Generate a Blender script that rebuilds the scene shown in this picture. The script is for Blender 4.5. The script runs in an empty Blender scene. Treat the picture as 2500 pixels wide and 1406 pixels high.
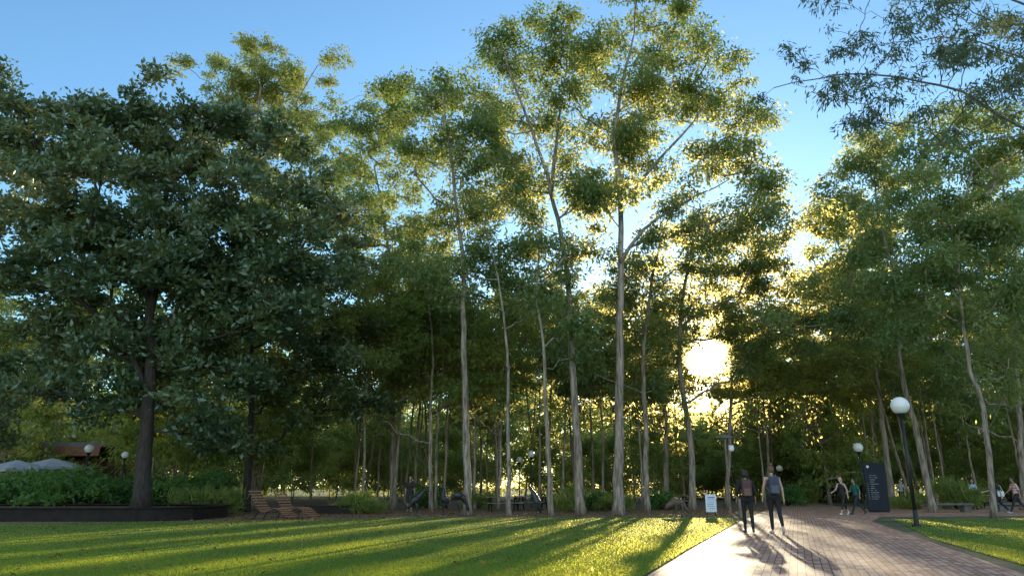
import bpy, math, random
import numpy as np
from mathutils import Vector, Matrix
SC = bpy.context.scene
COL = SC.collection
R = math.radians
rng = np.random.default_rng(7)
random.seed(7)

# ------------------------------------------------------------------ camera
CH = 1.2; PITCH = R(15.5); F = 1757.0
cam = bpy.data.cameras.new('camera'); co = bpy.data.objects.new('camera', cam); COL.objects.link(co)
co.location = (0, 0, CH); co.rotation_euler = (R(90) + PITCH, 0, 0)
cam.sensor_width = 36; cam.lens = F/2500*36; cam.clip_end = 5000; cam.clip_start = 0.05
SC.camera = co
def ray(px, py):
    x = px-1250; u = 703-py
    return np.array([x, F*math.cos(PITCH)-u*math.sin(PITCH), F*math.sin(PITCH)+u*math.cos(PITCH)])
def W(px, py, Y):
    d = ray(px, py); s = Y/d[1]
    return np.array([d[0]*s, Y, CH+d[2]*s])
def G(px, py, z=0.0):
    d = ray(px, py); s = (z-CH)/d[2]
    return np.array([d[0]*s, d[1]*s, z])
SUND = ray(1715, 885); SUND = SUND/np.linalg.norm(SUND)
SEL = math.asin(SUND[2]); SAZ = math.atan2(SUND[0], SUND[1])

# ------------------------------------------------------------------ world
w = bpy.data.worlds.new("World"); SC.world = w; w.use_nodes = True
nt = w.node_tree; nt.nodes.clear()
def N(t, typ, **k):
    n = t.nodes.new(typ)
    for a, b in k.items(): setattr(n, a, b)
    return n
sky = N(nt, 'ShaderNodeTexSky', sky_type='NISHITA', sun_disc=False)
sky.sun_elevation = SEL; sky.sun_rotation = SAZ; sky.air_density = 1.0; sky.dust_density = 0.1; sky.ozone_density = 2.2
bg = N(nt, 'ShaderNodeBackground'); bg.inputs['Strength'].default_value = 0.15
gain = N(nt, 'ShaderNodeVectorMath', operation='MULTIPLY'); gain.inputs[1].default_value = (1.65, 2.05, 2.2)
nt.links.new(sky.outputs[0], gain.inputs[0]); nt.links.new(gain.outputs[0], bg.inputs['Color'])
tc = N(nt, 'ShaderNodeTexCoord')
last = bg.outputs[0]
# aureole round the sun, and an unseen warm glow added opposite it as fill
BACK_FILL = (-math.sin(SAZ)*.95, -math.cos(SAZ)*.95, .31)
for d_, e, s, c in ((SUND, 5500, 80, (1, .93, .76)), (SUND, 500, 2.6, (1, .80, .48)), (SUND, 50, 0.36, (1, .74, .42)), (SUND, 8, .08, (1, .90, .78)), (BACK_FILL, 1.3, .70, (1, .91, .76))):
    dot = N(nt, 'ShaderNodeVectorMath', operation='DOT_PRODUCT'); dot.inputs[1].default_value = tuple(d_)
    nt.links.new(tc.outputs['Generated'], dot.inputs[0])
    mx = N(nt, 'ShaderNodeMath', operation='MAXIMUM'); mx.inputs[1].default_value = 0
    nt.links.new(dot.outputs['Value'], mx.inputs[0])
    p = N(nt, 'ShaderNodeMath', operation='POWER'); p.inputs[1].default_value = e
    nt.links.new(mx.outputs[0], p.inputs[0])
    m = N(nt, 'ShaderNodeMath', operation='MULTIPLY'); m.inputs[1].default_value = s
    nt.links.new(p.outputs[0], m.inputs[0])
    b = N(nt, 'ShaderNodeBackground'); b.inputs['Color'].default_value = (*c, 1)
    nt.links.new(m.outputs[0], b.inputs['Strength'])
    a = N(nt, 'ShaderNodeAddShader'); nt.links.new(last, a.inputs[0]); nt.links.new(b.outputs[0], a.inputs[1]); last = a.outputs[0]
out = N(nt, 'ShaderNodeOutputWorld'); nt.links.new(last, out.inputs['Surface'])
sl = bpy.data.lights.new('sun', 'SUN'); sl.energy = 5; sl.angle = R(0.5); sl.color = (1, .84, .56)
so = bpy.data.objects.new('sun', sl); COL.objects.link(so)
so.rotation_euler = Vector(-SUND).to_track_quat('-Z', 'Y').to_euler(); so.location = (0, 0, 40)
SC.view_settings.view_transform = 'Standard'

# ------------------------------------------------------------------ materials
def mat(name):
    m = bpy.data.materials.new(name); m.use_nodes = True; m.node_tree.nodes.clear(); return m, m.node_tree
def noise_mat(name, c1, c2, scale=5, rough=.7, detail=6, stretch=(1,1,1), bump=0.0, metal=0, spec=.5, c3=None, pos=(.35,.65)):
    m, t = mat(name)
    tcn = N(t, 'ShaderNodeTexCoord'); mp = N(t, 'ShaderNodeMapping'); mp.inputs['Scale'].default_value = stretch
    t.links.new(tcn.outputs['Object'], mp.inputs[0])
    no = N(t, 'ShaderNodeTexNoise'); no.inputs['Scale'].default_value = scale; no.inputs['Detail'].default_value = detail
    t.links.new(mp.outputs[0], no.inputs['Vector'])
    cr = N(t, 'ShaderNodeValToRGB'); e = cr.color_ramp.elements
    e[0].position = pos[0]; e[0].color = (*c1, 1); e[1].position = pos[1]; e[1].color = (*c2, 1)
    if c3: q = e.new(.5*(pos[0]+pos[1])); q.color = (*c3, 1)
    t.links.new(no.outputs['Fac'], cr.inputs[0])
    p = N(t, 'ShaderNodeBsdfPrincipled'); p.inputs['Roughness'].default_value = rough; p.inputs['Metallic'].default_value = metal
    p.inputs['Specular IOR Level'].default_value = spec
    t.links.new(cr.outputs[0], p.inputs['Base Color'])
    if bump:
        b = N(t, 'ShaderNodeBump'); b.inputs['Strength'].default_value = bump; b.inputs['Distance'].default_value = .03
        t.links.new(no.outputs['Fac'], b.inputs['Height']); t.links.new(b.outputs[0], p.inputs['Normal'])
    o = N(t, 'ShaderNodeOutputMaterial'); t.links.new(p.outputs[0], o.inputs[0])
    return m
def leaf_mat(name, c1, c2, t1, t2, tr=.45, gl=.03, grough=.55, fw=.15, fc=(.90, .76, .28)):
    m, t = mat(name)
    at = N(t, 'ShaderNodeAttribute', attribute_name='shade')
    def ramp(a, b):
        cr = N(t, 'ShaderNodeValToRGB'); e = cr.color_ramp.elements
        e[0].position = .1; e[0].color = (*a, 1); e[1].position = .95; e[1].color = (*b, 1)
        t.links.new(at.outputs['Fac'], cr.inputs[0]); return cr
    d = N(t, 'ShaderNodeBsdfDiffuse'); t.links.new(ramp(c1, c2).outputs[0], d.inputs[0])
    s = N(t, 'ShaderNodeBsdfTranslucent'); t.links.new(ramp(t1, t2).outputs[0], s.inputs[0])
    mi = N(t, 'ShaderNodeMixShader'); mi.inputs[0].default_value = tr
    t.links.new(d.outputs[0], mi.inputs[1]); t.links.new(s.outputs[0], mi.inputs[2])
    rf = N(t, 'ShaderNodeBsdfRefraction'); rf.inputs['IOR'].default_value = 1.3; rf.inputs['Roughness'].default_value = .85; rf.inputs[0].default_value = (*fc, 1)
    m1 = N(t, 'ShaderNodeMixShader'); m1.inputs[0].default_value = fw
    t.links.new(mi.outputs[0], m1.inputs[1]); t.links.new(rf.outputs[0], m1.inputs[2])
    g = N(t, 'ShaderNodeBsdfGlossy'); g.inputs['Roughness'].default_value = grough; g.inputs[0].default_value = (.8, .95, .9, 1)
    m2 = N(t, 'ShaderNodeMixShader'); m2.inputs[0].default_value = gl
    t.links.new(m1.outputs[0], m2.inputs[1]); t.links.new(g.outputs[0], m2.inputs[2])
    o = N(t, 'ShaderNodeOutputMaterial'); t.links.new(m2.outputs[0], o.inputs[0])
    return m
LEAF_GUM = leaf_mat('gum leaves', (.04,.11,.04), (.25,.32,.11), (.15,.32,.05), (.58,.55,.12), .5, .04, .5)
LEAF_DARK = leaf_mat('broad leaves', (.022,.075,.035), (.15,.22,.085), (.10,.21,.04), (.42,.30,.08), .36, .08, .42, .07)
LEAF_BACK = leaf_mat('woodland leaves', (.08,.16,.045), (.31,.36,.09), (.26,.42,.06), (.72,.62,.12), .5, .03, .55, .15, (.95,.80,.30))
LEAF_NEAR = leaf_mat('overhanging leaves', (.04,.07,.045), (.10,.14,.07), (.12,.18,.06), (.28,.30,.10), .38, .05, .55, .06)
LEAF_BUSH = leaf_mat('bush leaves', (.035,.11,.025), (.11,.23,.05), (.14,.36,.04), (.40,.55,.08), .45, .04)
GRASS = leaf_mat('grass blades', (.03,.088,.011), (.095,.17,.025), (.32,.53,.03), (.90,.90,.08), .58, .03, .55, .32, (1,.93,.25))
LITTER = leaf_mat('dry leaves', (.12,.06,.03), (.30,.18,.08), (.2,.1,.03), (.4,.22,.08), .3, .03)
BARK_GUM = noise_mat('pale gum bark', (.12,.09,.07), (.40,.32,.25), 3, .85, 8, (3,3,.5), .5, c3=(.26,.205,.16))
BARK_BACK = noise_mat('woodland bark', (.13,.10,.075), (.42,.33,.25), 3, .85, 8, (3,3,.5), .5, c3=(.27,.21,.16))
BARK_DARK = noise_mat('dark bark', (.022,.016,.013), (.06,.045,.035), 4, .9, 8, (3,3,.6), .6)
MULCH = noise_mat('mulch', (.08,.045,.03), (.26,.16,.095), 6, .95, 10, bump=.6)
SOIL = noise_mat('woodland floor', (.06,.052,.025), (.21,.14,.08), .6, .95, 10, c3=(.10,.105,.032), bump=.5)
TURF = noise_mat('turf', (.03,.070,.010), (.08,.13,.02), 1.2, .9, 10)
STEEL = noise_mat('dark painted steel', (.012,.009,.0075), (.024,.018,.014), 3, .75, spec=.25)
BLACK = noise_mat('black paint', (.010,.010,.012), (.018,.018,.02), 8, .5)
NAVY = noise_mat('navy panel', (.006,.010,.020), (.009,.015,.028), 3, .6, spec=.3)
WHITE = noise_mat('white print', (.62,.66,.72), (.7,.73,.78), 5, .5)
PRINT = noise_mat('pale print', (.42,.45,.5), (.5,.52,.56), 5, .5)
OPAL = noise_mat('opal globe', (.84,.82,.80), (.9,.89,.87), 3, .25)
TIMBER = noise_mat('slat timber', (.20,.085,.045), (.38,.19,.10), 6, .6, 6, (1,6,1))
GREYTIM = noise_mat('weathered timber', (.12,.085,.065), (.24,.18,.14), 6, .75, 6, (1,6,1))
CONC = noise_mat('concrete', (.10,.09,.085), (.17,.155,.14), 4, .85)
BRONZE = noise_mat('dark bronze', (.02,.022,.026), (.05,.05,.055), 7, .4, metal=.4)
CANVAS = noise_mat('grey canvas', (.27,.30,.33), (.34,.37,.40), 2, .9)
BROWN = noise_mat('brown cladding', (.12,.05,.025), (.22,.095,.05), 2, .8, 6, (1,1,8))
ROOF = noise_mat('roof metal', (.08,.07,.07), (.12,.11,.10), 2, .7)
GLASS = noise_mat('dark glazing', (.02,.025,.03), (.04,.045,.05), 2, .1)
def flat(name, c, rough=.8): return noise_mat(name, tuple(x*.8 for x in c), c, 14, rough)

def brick_mat(ang):
    m, t = mat('brick paving')
    tcn = N(t, 'ShaderNodeTexCoord'); mp = N(t, 'ShaderNodeMapping'); mp.inputs['Rotation'].default_value = (0, 0, ang)
    t.links.new(tcn.outputs['Object'], mp.inputs[0])
    br = N(t, 'ShaderNodeTexBrick'); br.inputs['Scale'].default_value = 1.0
    br.inputs['Brick Width'].default_value = .24; br.inputs['Row Height'].default_value = .12; br.inputs['Mortar Size'].default_value = .008
    br.inputs['Color1'].default_value = (.42,.20,.13,1); br.inputs['Color2'].default_value = (.74,.46,.33,1); br.inputs['Mortar'].default_value = (.13,.07,.05,1)
    br.inputs['Mortar Smooth'].default_value = .2
    t.links.new(mp.outputs[0], br.inputs['Vector'])
    no = N(t, 'ShaderNodeTexNoise'); no.inputs['Scale'].default_value = 1.3; no.inputs['Detail'].default_value = 8
    t.links.new(tcn.outputs['Object'], no.inputs['Vector'])
    mr = N(t, 'ShaderNodeMapRange'); mr.inputs[1].default_value = .3; mr.inputs[2].default_value = .7; mr.inputs[3].default_value = .7; mr.inputs[4].default_value = 1.15
    t.links.new(no.outputs['Fac'], mr.inputs[0])
    vm = N(t, 'ShaderNodeVectorMath', operation='SCALE'); t.links.new(br.outputs['Color'], vm.inputs[0]); t.links.new(mr.outputs[0], vm.inputs['Scale'])
    p = N(t, 'ShaderNodeBsdfPrincipled'); t.links.new(vm.outputs[0], p.inputs['Base Color'])
    p.inputs['Specular IOR Level'].default_value = .25
    m3 = N(t, 'ShaderNodeMapRange'); m3.inputs[3].default_value = .5; m3.inputs[4].default_value = .8
    t.links.new(no.outputs['Fac'], m3.inputs[0]); t.links.new(m3.outputs[0], p.inputs['Roughness'])
    b = N(t, 'ShaderNodeBump'); b.invert = True; b.inputs['Strength'].default_value = .8; b.inputs['Distance'].default_value = .012
    t.links.new(br.outputs['Fac'], b.inputs['Height'])
    n2 = N(t, 'ShaderNodeTexNoise'); n2.inputs['Scale'].default_value = 30; t.links.new(tcn.outputs['Object'], n2.inputs['Vector'])
    b2 = N(t, 'ShaderNodeBump'); b2.inputs['Strength'].default_value = .5; b2.inputs['Distance'].default_value = .008
    t.links.new(n2.outputs['Fac'], b2.inputs['Height']); t.links.new(b.outputs[0], b2.inputs['Normal']); t.links.new(b2.outputs[0], p.inputs['Normal'])
    o = N(t, 'ShaderNodeOutputMaterial'); t.links.new(p.outputs[0], o.inputs[0])
    return m

# ------------------------------------------------------------------ mesh helpers
def link(name, me, m=None, parent=None):
    o = bpy.data.objects.new(name, me); COL.objects.link(o)
    if m and not me.materials: me.materials.append(m)
    if parent: o.parent = parent
    return o
def tag(o, label, cat, group=None, kind=None):
    if label: o['label'] = label
    if cat: o['category'] = cat
    if group: o['group'] = group
    if kind: o['kind'] = kind
    return o
def thing(name, label, cat, loc, rz=0, group=None, s=1):
    o = bpy.data.objects.new(name, None); COL.objects.link(o); o.empty_display_size = .2
    o.location = tuple(loc); o.rotation_euler = (0, 0, rz); o.scale = (s, s, s)
    return tag(o, label, cat, group)
def quads(name, V, shade=None, k=4):
    n = len(V)//k; me = bpy.data.meshes.new(name)
    me.vertices.add(n*k); me.vertices.foreach_set('co', V.astype(np.float32).ravel())
    me.loops.add(n*k); me.loops.foreach_set('vertex_index', np.arange(n*k, dtype=np.int32))
    me.polygons.add(n); me.polygons.foreach_set('loop_start', np.arange(0, n*k, k, dtype=np.int32))
    me.update(calc_edges=True)
    if shade is not None:
        a = me.attributes.new('shade', 'FLOAT', 'POINT'); a.data.foreach_set('value', np.repeat(shade, k).astype(np.float32))
    return me
def _ico(n):
    import bmesh
    bm = bmesh.new(); bmesh.ops.create_icosphere(bm, subdivisions=n, radius=1)
    v = np.array([x.co[:] for x in bm.verts]); bm.verts.index_update(); f = [[q.index for q in x.verts] for x in bm.faces]; bm.free(); return v, f
ICO = {n: _ico(n) for n in (1, 2, 3, 4)}
class MB:
    def __init__(s): s.v = []; s.f = []; s.n = 0
    def add(s, v, f):
        s.v.append(np.asarray(v, float)); s.f += [[i+s.n for i in q] for q in f]; s.n += len(v); return s
    def box(s, c, size, rz=0, rx=0, ry=0):
        h = np.array(size)/2
        v = np.array([[x, y, z] for x in (-1, 1) for y in (-1, 1) for z in (-1, 1)])*h
        if rz or rx or ry:
            M = np.array(Matrix.Rotation(rz, 3, 'Z') @ Matrix.Rotation(ry, 3, 'Y') @ Matrix.Rotation(rx, 3, 'X')); v = v @ M.T
        return s.add(v+np.array(c), [[0,1,3,2],[4,6,7,5],[0,4,5,1],[2,3,7,6],[0,2,6,4],[1,5,7,3]])
    def ball(s, c, r, n=2, rot=None):
        v, f = ICO[n]; v = v*np.array(r)
        if rot is not None: v = v @ np.array(rot).T
        return s.add(v+np.array(c), f)
    def tube(s, pts, rad, sides=8, cap=True):
        P = np.asarray(pts, float); m = len(P); rad = np.broadcast_to(rad, (m,))
        T = np.gradient(P, axis=0); T /= np.linalg.norm(T, axis=1)[:, None]+1e-9
        ref = np.array([1., 0, 0]) if abs(T[:, 0]).mean() < .8 else np.array([0, 1., 0])
        U = np.cross(T, ref); U /= np.linalg.norm(U, axis=1)[:, None]+1e-9; B = np.cross(T, U)
        a = np.arange(sides)*2*math.pi/sides
        v = (P[:, None, :]+rad[:, None, None]*(np.cos(a)[None, :, None]*U[:, None, :]+np.sin(a)[None, :, None]*B[:, None, :])).reshape(-1, 3)
        f = [[i*sides+j, i*sides+(j+1) % sides, (i+1)*sides+(j+1) % sides, (i+1)*sides+j] for i in range(m-1) for j in range(sides)]
        if cap: f += [list(range(sides))[::-1], [(m-1)*sides+j for j in range(sides)]]
        return s.add(v, f)
    def chain(s, p0, p1, r0, r1, n=1):
        p0 = np.array(p0, float); p1 = np.array(p1, float); L = np.linalg.norm(p1-p0); k = max(2, int(L/(min(r0, r1)*.45))+1)
        for i in range(k):
            t = i/(k-1); s.ball(p0+(p1-p0)*t, [r0+(r1-r0)*t]*3, n)
        return s
    def mesh(s, name, smooth=False):
        me = bpy.data.meshes.new(name); me.from_pydata(np.concatenate(s.v).tolist(), [], s.f); me.update()
        if smooth: me.polygons.foreach_set('use_smooth', [True]*len(me.polygons))
        return me
    def build(s, name, m, parent=None, bevel=0, smooth=False):
        o = link(name, s.mesh(name, smooth), m, parent)
        if bevel:
            b = o.modifiers.new('bevel', 'BEVEL'); b.width = bevel; b.segments = 2; b.limit_method = 'ANGLE'
        return o
    def remesh(s, name, m, parent=None, voxel=.01, sm=3):
        o = link(name, s.mesh(name), m, parent)
        r = o.modifiers.new('r', 'REMESH'); r.mode = 'VOXEL'; r.voxel_size = voxel; r.use_smooth_shade = True
        q = o.modifiers.new('s', 'SMOOTH'); q.iterations = sm; q.factor = .5
        dg = bpy.context.evaluated_depsgraph_get(); me = bpy.data.meshes.new_from_object(o.evaluated_get(dg))
        o.modifiers.clear(); o.data = me; me.name = name
        if not me.materials: me.materials.append(m)
        return o
def dup(root, loc, rz, label=None, s=None):
    r = root.copy(); COL.objects.link(r); r.location = tuple(loc); r.rotation_euler = (0, 0, rz)
    if s is not None: r.scale = s
    if label: r['label'] = label
    for ch in list(root.children):
        c = ch.copy(); COL.objects.link(c); c.parent = r
        for g in list(ch.children):
            d = g.copy(); COL.objects.link(d); d.parent = c
    return r
def inpoly(x, y, poly):
    ins = np.zeros(len(x), bool); j = len(poly)-1
    for i in range(len(poly)):
        xi, yi = poly[i][:2]; xj, yj = poly[j][:2]
        c = ((yi > y) != (yj > y)) & (x < (xj-xi)*(y-yi)/((yj-yi)+1e-12)+xi); ins ^= c; j = i
    return ins
def sheet(name, poly, z, m):
    me = bpy.data.meshes.new(name); me.from_pydata([(p[0], p[1], z) for p in poly], [], [list(range(len(poly)))]); me.update()
    o = link(name, me, m); tag(o, None, None, kind='structure')
    if me.polygons[0].normal.z < 0: me.flip_normals()
    return o

# ------------------------------------------------------------------ ground
sheet('ground', [(-1500,-300),(1500,-300),(1500,2500),(-1500,2500)], 0, SOIL)
left = [G(1580,1406), G(1700,1333), G(1805,1274), G(1868,1246), G(1925,1229)]
right = [G(1985,1227), G(2045,1236), G(2700,1236), G(2700,1258), G(2150,1261), G(2128,1272), G(2250,1315), G(2482,1395)]
b0 = left[0]+(left[0]-left[1])*1.6; b1 = right[-1]+(right[-1]-right[-2])*2.2
path = [b0]+left+right+[b1]
ang = -math.atan2(left[2][1]-left[0][1], left[2][0]-left[0][0])
sheet('path', path, .006, brick_mat(ang))
lawn = [(-45, -6), (-45, 24), G(-200,1282), G(0,1280), G(300,1274), G(560,1272), G(760,1270), G(1000,1262), G(1400,1262), G(1640,1260), G(1775,1262), G(1805,1274)+np.array([-.05,0,0]), G(1700,1333)-np.array([.05,0,0]), G(1580,1406)-np.array([.05,0,0]), b0-np.array([.05,0,0]), (b0[0]-.1, -6)]
lawn2 = [G(2160,1268)+np.array([.2,-.3,0]), G(2330,1266), G(2700,1266), (45, 8), (b1[0]+.5, b1[1]), G(2482,1395)+np.array([.4,0,0]), G(2250,1315)+np.array([.25,0,0])]
sheet('lawn', lawn, .010, TURF)
sheet('lawn', lawn2, .010, TURF)
mul = [(-60, 23), G(-200,1282), G(0,1280), G(300,1274), G(560,1272), G(760,1270), G(1000,1262), G(1400,1262), G(1640,1260), G(1775,1262), G(1868,1246), G(1925,1229), (18, 75), (-60, 75)]
sheet('mulch_bed', mul, .004, MULCH)
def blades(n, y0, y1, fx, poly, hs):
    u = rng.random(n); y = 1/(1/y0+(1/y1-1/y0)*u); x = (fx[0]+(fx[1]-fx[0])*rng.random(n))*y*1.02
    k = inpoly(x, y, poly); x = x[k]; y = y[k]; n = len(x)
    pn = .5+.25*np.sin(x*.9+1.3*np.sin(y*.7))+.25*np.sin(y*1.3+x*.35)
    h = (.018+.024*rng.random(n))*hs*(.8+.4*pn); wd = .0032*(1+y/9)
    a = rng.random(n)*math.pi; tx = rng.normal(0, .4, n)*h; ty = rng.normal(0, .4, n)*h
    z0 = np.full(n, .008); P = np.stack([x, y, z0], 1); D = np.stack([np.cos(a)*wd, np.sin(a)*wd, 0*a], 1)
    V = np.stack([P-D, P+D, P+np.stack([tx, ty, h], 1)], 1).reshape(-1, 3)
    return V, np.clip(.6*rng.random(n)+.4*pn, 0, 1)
def grass(name, parts):
    V = np.concatenate([p[0] for p in parts]); S = np.concatenate([p[1] for p in parts])
    me = quads(name, V, S, 3); o = link(name, me, GRASS); return o
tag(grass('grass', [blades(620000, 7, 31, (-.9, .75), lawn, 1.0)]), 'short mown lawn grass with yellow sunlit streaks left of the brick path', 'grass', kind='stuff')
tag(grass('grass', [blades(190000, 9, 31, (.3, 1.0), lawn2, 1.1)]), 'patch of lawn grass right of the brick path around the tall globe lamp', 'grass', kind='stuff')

# ------------------------------------------------------------------ leaves / trees
def unit(v): return v/(np.linalg.norm(v, axis=-1, keepdims=True)+1e-9)
def leaf_cloud(B, br, twigs, per, L, Wd, droop=.4, flatz=.7, tw=.32, base=np.zeros(3), tone=0.0):
    nb = len(B); cnt = np.maximum(2, (twigs*(br/br.mean())**1.6*rng.uniform(.6, 1.4, nb))).astype(int)
    bi = np.repeat(np.arange(nb), cnt); n = len(bi)
    d = unit(rng.normal(size=(n, 3))); r = rng.random(n)**.5*1.15
    C = B[bi]+d*(r*br[bi])[:, None]*np.array([1, 1, flatz])
    ti = np.repeat(np.arange(n), per); m = len(ti)
    P = C[ti]+rng.normal(size=(m, 3))*tw*np.array([1, 1, .6])*rng.uniform(.6, 1.3, n)[ti][:, None]
    out = unit(P-C[ti]+.4*rng.normal(size=(m, 3))*tw)
    D = unit(out+rng.normal(size=(m, 3))*.5+np.array([0, 0, -droop*1.6]))
    Sd = unit(np.cross(D, rng.normal(size=(m, 3))))
    l = L*(.65+.7*rng.random(m)); wd = Wd*(.7+.6*rng.random(m))
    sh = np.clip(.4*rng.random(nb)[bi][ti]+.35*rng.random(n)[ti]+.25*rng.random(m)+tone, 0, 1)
    P = P-base; A = D*l[:, None]*.5; Bv = Sd*wd[:, None]*.5
    V = np.stack([P-A, P+Bv-A*.1, P+A, P-Bv-A*.1], 1).reshape(-1, 3)
    return V, sh
# strips cut out of the foliage so the low sun streaks the lawn
STRIPS = [(-17.3,-15.2),(-13.2,-12.4),(-11.6,-9.9),(-8.4,-6.5),(-5.5,-4.0),(-3.3,-1.4),(-1.0,.7),(.95,3.5),(4.2,5.7),(6.9,9.3),(11.2,13.6)]
def open_mask(P):
    gx = P[:, 0]-SUND[0]*P[:, 2]/SUND[2]; gy = P[:, 1]-SUND[1]*P[:, 2]/SUND[2]
    x0 = gx-math.tan(SAZ)*gy+.25*np.sin(gy*.9+gx)
    m = np.zeros(len(P), bool)
    for a, b in STRIPS: m |= (x0 > a) & (x0 < b)
    m &= (gy > 7.0) & (gy < 31+9*((x0 > 1) & (x0 < 3.3)))
    v = P-np.array([0, 0, CH]); c = (unit(v)*SUND).sum(1); an = np.degrees(np.arccos(np.clip(c, -1, 1)))  # cone from the camera also cut from the foliage so the sun shows
    r_ = rng.random(len(P))
    return (m & (r_ < .97)) | (r_ < .995*np.exp(-(an/1.45)**4)) | (r_ < .35*np.exp(-(an/2.8)**2))
def carve(o, root):
    me = o.data; n = len(me.polygons); V = np.empty(n*12, np.float32); me.vertices.foreach_get('co', V); V = V.reshape(-1, 4, 3)
    c = V.mean(1).astype(float)
    if root is not None:
        rz = root.rotation_euler[2]; s = np.array(root.scale); M = np.array(Matrix.Rotation(rz, 3, 'Z'))
        c = (c*s) @ M.T+np.array(root.location)
    cut = open_mask(c)
    if cut.sum() < n*.004: return
    S = np.empty(n*4, np.float32); me.attributes['shade'].data.foreach_get('value', S); S = S.reshape(-1, 4)[:, 0]
    k = ~cut; m2 = quads('crown', V[k].reshape(-1, 3), S[k]); m2.materials.append(me.materials[0]); o.data = m2
def smooth_line(pts, step=.8, jit=.025):
    P = np.array(pts, float); out = []
    for i in range(len(P)-1):
        p0 = P[max(i-1, 0)]; p1 = P[i]; p2 = P[i+1]; p3 = P[min(i+2, len(P)-1)]
        k = max(2, int(np.linalg.norm(p2-p1)/step))
        for j in range(k):
            t = j/k; out.append(.5*((2*p1)+(-p0+p2)*t+(2*p0-5*p1+4*p2-p3)*t*t+(-p0+3*p1-3*p2+p3)*t**3))
    out.append(P[-1]); out = np.array(out); out[1:] += rng.normal(size=out[1:].shape)*jit; return out
def tree(name, label, cat, base, trunks, r0, ells, lm, bm_, blob=(.45, 1.2), twigs=15, per=24, L=.25, Wd=.098, droop=.4, tip=.018, group=None, tone=0, minz=3.0, tw=.28, taper=.78, steps=.8, flatz=.7, sides=9, bare=False):
    base = np.array(base, float)
    mb = MB(); pos = []; par = []; trunkn = 0; rprof = []
    for ti, tp in enumerate(trunks):
        P = smooth_line(tp, steps); m = len(P)
        rr = r0[ti] if isinstance(r0, (list, tuple)) else r0
        t = np.linspace(0, 1, m); rad = rr*(1-taper*t**.9)
        if ti == 0 or abs(P[0][2]-base[2]) < .3: rad = rad*(1+.35*np.exp(-(P[:, 2]-P[0][2])/.3))
        mb.tube(P-base, rad, sides if ti == 0 else 8)
        s = len(pos)
        for i in range(m): pos.append(P[i]); par.append(s+i-1 if i else -1); rprof.append(rad[i])
    trunkn = len(pos)
    B = []; BR = []
    for (c, r, n) in ells:
        d = np.clip(rng.normal(size=(n, 3))*.57, -1.3, 1.3)
        B.append(np.array(c)+d*np.array(r)*1.15); BR.append(blob[0]+(blob[1]-blob[0])*rng.random(n)**1.3)
    B = np.concatenate(B); BR = np.concatenate(BR)
    TP = np.array(pos)
    if bare:
        top = TP[:, 2].max(); keep = []
        for b in B:
            j = np.argmin(np.abs(TP[:, 2]-b[2])); keep.append(not (abs(b[0]-TP[j, 0]) < 1.0 and b[1] < TP[j, 1]+.5 and b[2] < top*.82 and rng.random() < .85))
        keep = np.array(keep); B = B[keep]; BR = BR[keep]
    dist = np.array([np.min(np.linalg.norm(TP-b, axis=1)) for b in B]); order = np.argsort(dist)
    wt = [0.]*trunkn; branches = []; scale = np.mean(blob)
    for bi in order:
        b = B[bi]; Pn = np.array(pos); dv = b-Pn; L2 = np.linalg.norm(dv, axis=1)
        hor = np.linalg.norm(dv[:, :2], axis=1)
        cost = L2+2.0*np.maximum(0, Pn[:, 2]-b[2]+.35*hor)+(Pn[:, 2] < base[2]+minz)*50
        cost[:trunkn] += .2
        i = int(np.argmin(cost)); a = Pn[i]
        Ln = L2[i]; k = max(2, int(Ln/(.55*scale))); k = min(k, 6)
        mid = (a+b)/2+np.array([0, 0, -.08*Ln])+rng.normal(size=3)*.07*Ln
        ids = [i]; pid = i
        for j in range(1, k+1):
            t = j/k; p = (1-t)**2*a+2*t*(1-t)*mid+t*t*b
            if j < k: p = p+rng.normal(size=3)*.035*Ln
            pos.append(p); par.append(pid); wt.append(0.); rprof.append(None); pid = len(pos)-1; ids.append(pid)
        branches.append(ids); q = pid
        while q >= 0: wt[q] += 1; q = par[q]
    for ids in branches:
        rad = []
        for q in ids[1:]: rad.append(tip*max(wt[q], .6)**.5)
        a = ids[0]; r1 = rad[0]*1.15
        if rprof[a]: r1 = min(r1, rprof[a]*.8)
        mb.tube(np.array([pos[q] for q in ids])-base, np.array([r1]+[min(x, r1) for x in rad]), 5, False)
    root = thing(name, label, cat, base, group=group)
    mb.build('trunk', bm_, root, smooth=True)
    V, S = leaf_cloud(B, BR, twigs, per, L, Wd, droop, flatz, tw, base, tone)
    link('crown', quads('crown', V, S), lm, root)
    return root
def hero(name, label, Y, tpx, wpx, eps, lm=LEAF_GUM, bm_=BARK_GUM, dens=1.0, dz=.8, basez=0, extra=(), cat='tree', grow=1.2, back=.8, **k):
    T = [W(px, py, Y) for px, py in tpx]; T[0][2] = basez
    for i in range(1, len(T)): T[i][1] += rng.normal()*.25
    m = Y*.97/F; r0 = wpx*m/2
    E = []
    for (cx, cy, rx, ry) in eps:
        c = W(cx, cy, Y+back+rng.normal()*1.2); n = max(4, int(dens*rx*ry*m*m*3.5)) if dens < 5 else int(dens*rx*ry*m*m)
        rx, ry = rx*grow, ry*grow
        E.append((c, (rx*m, dz*(rx+ry)*m/2, ry*m), n))
    trunks = [T]; rr = [r0]
    for ex, wr in extra: trunks.append([W(px, py, Y) for px, py in ex]); rr.append(wr*m/2)
    return tree(name, label, cat, T[0], trunks, rr, E, lm, bm_, **k)
FAR = dict(L=.29, Wd=.11)
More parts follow.
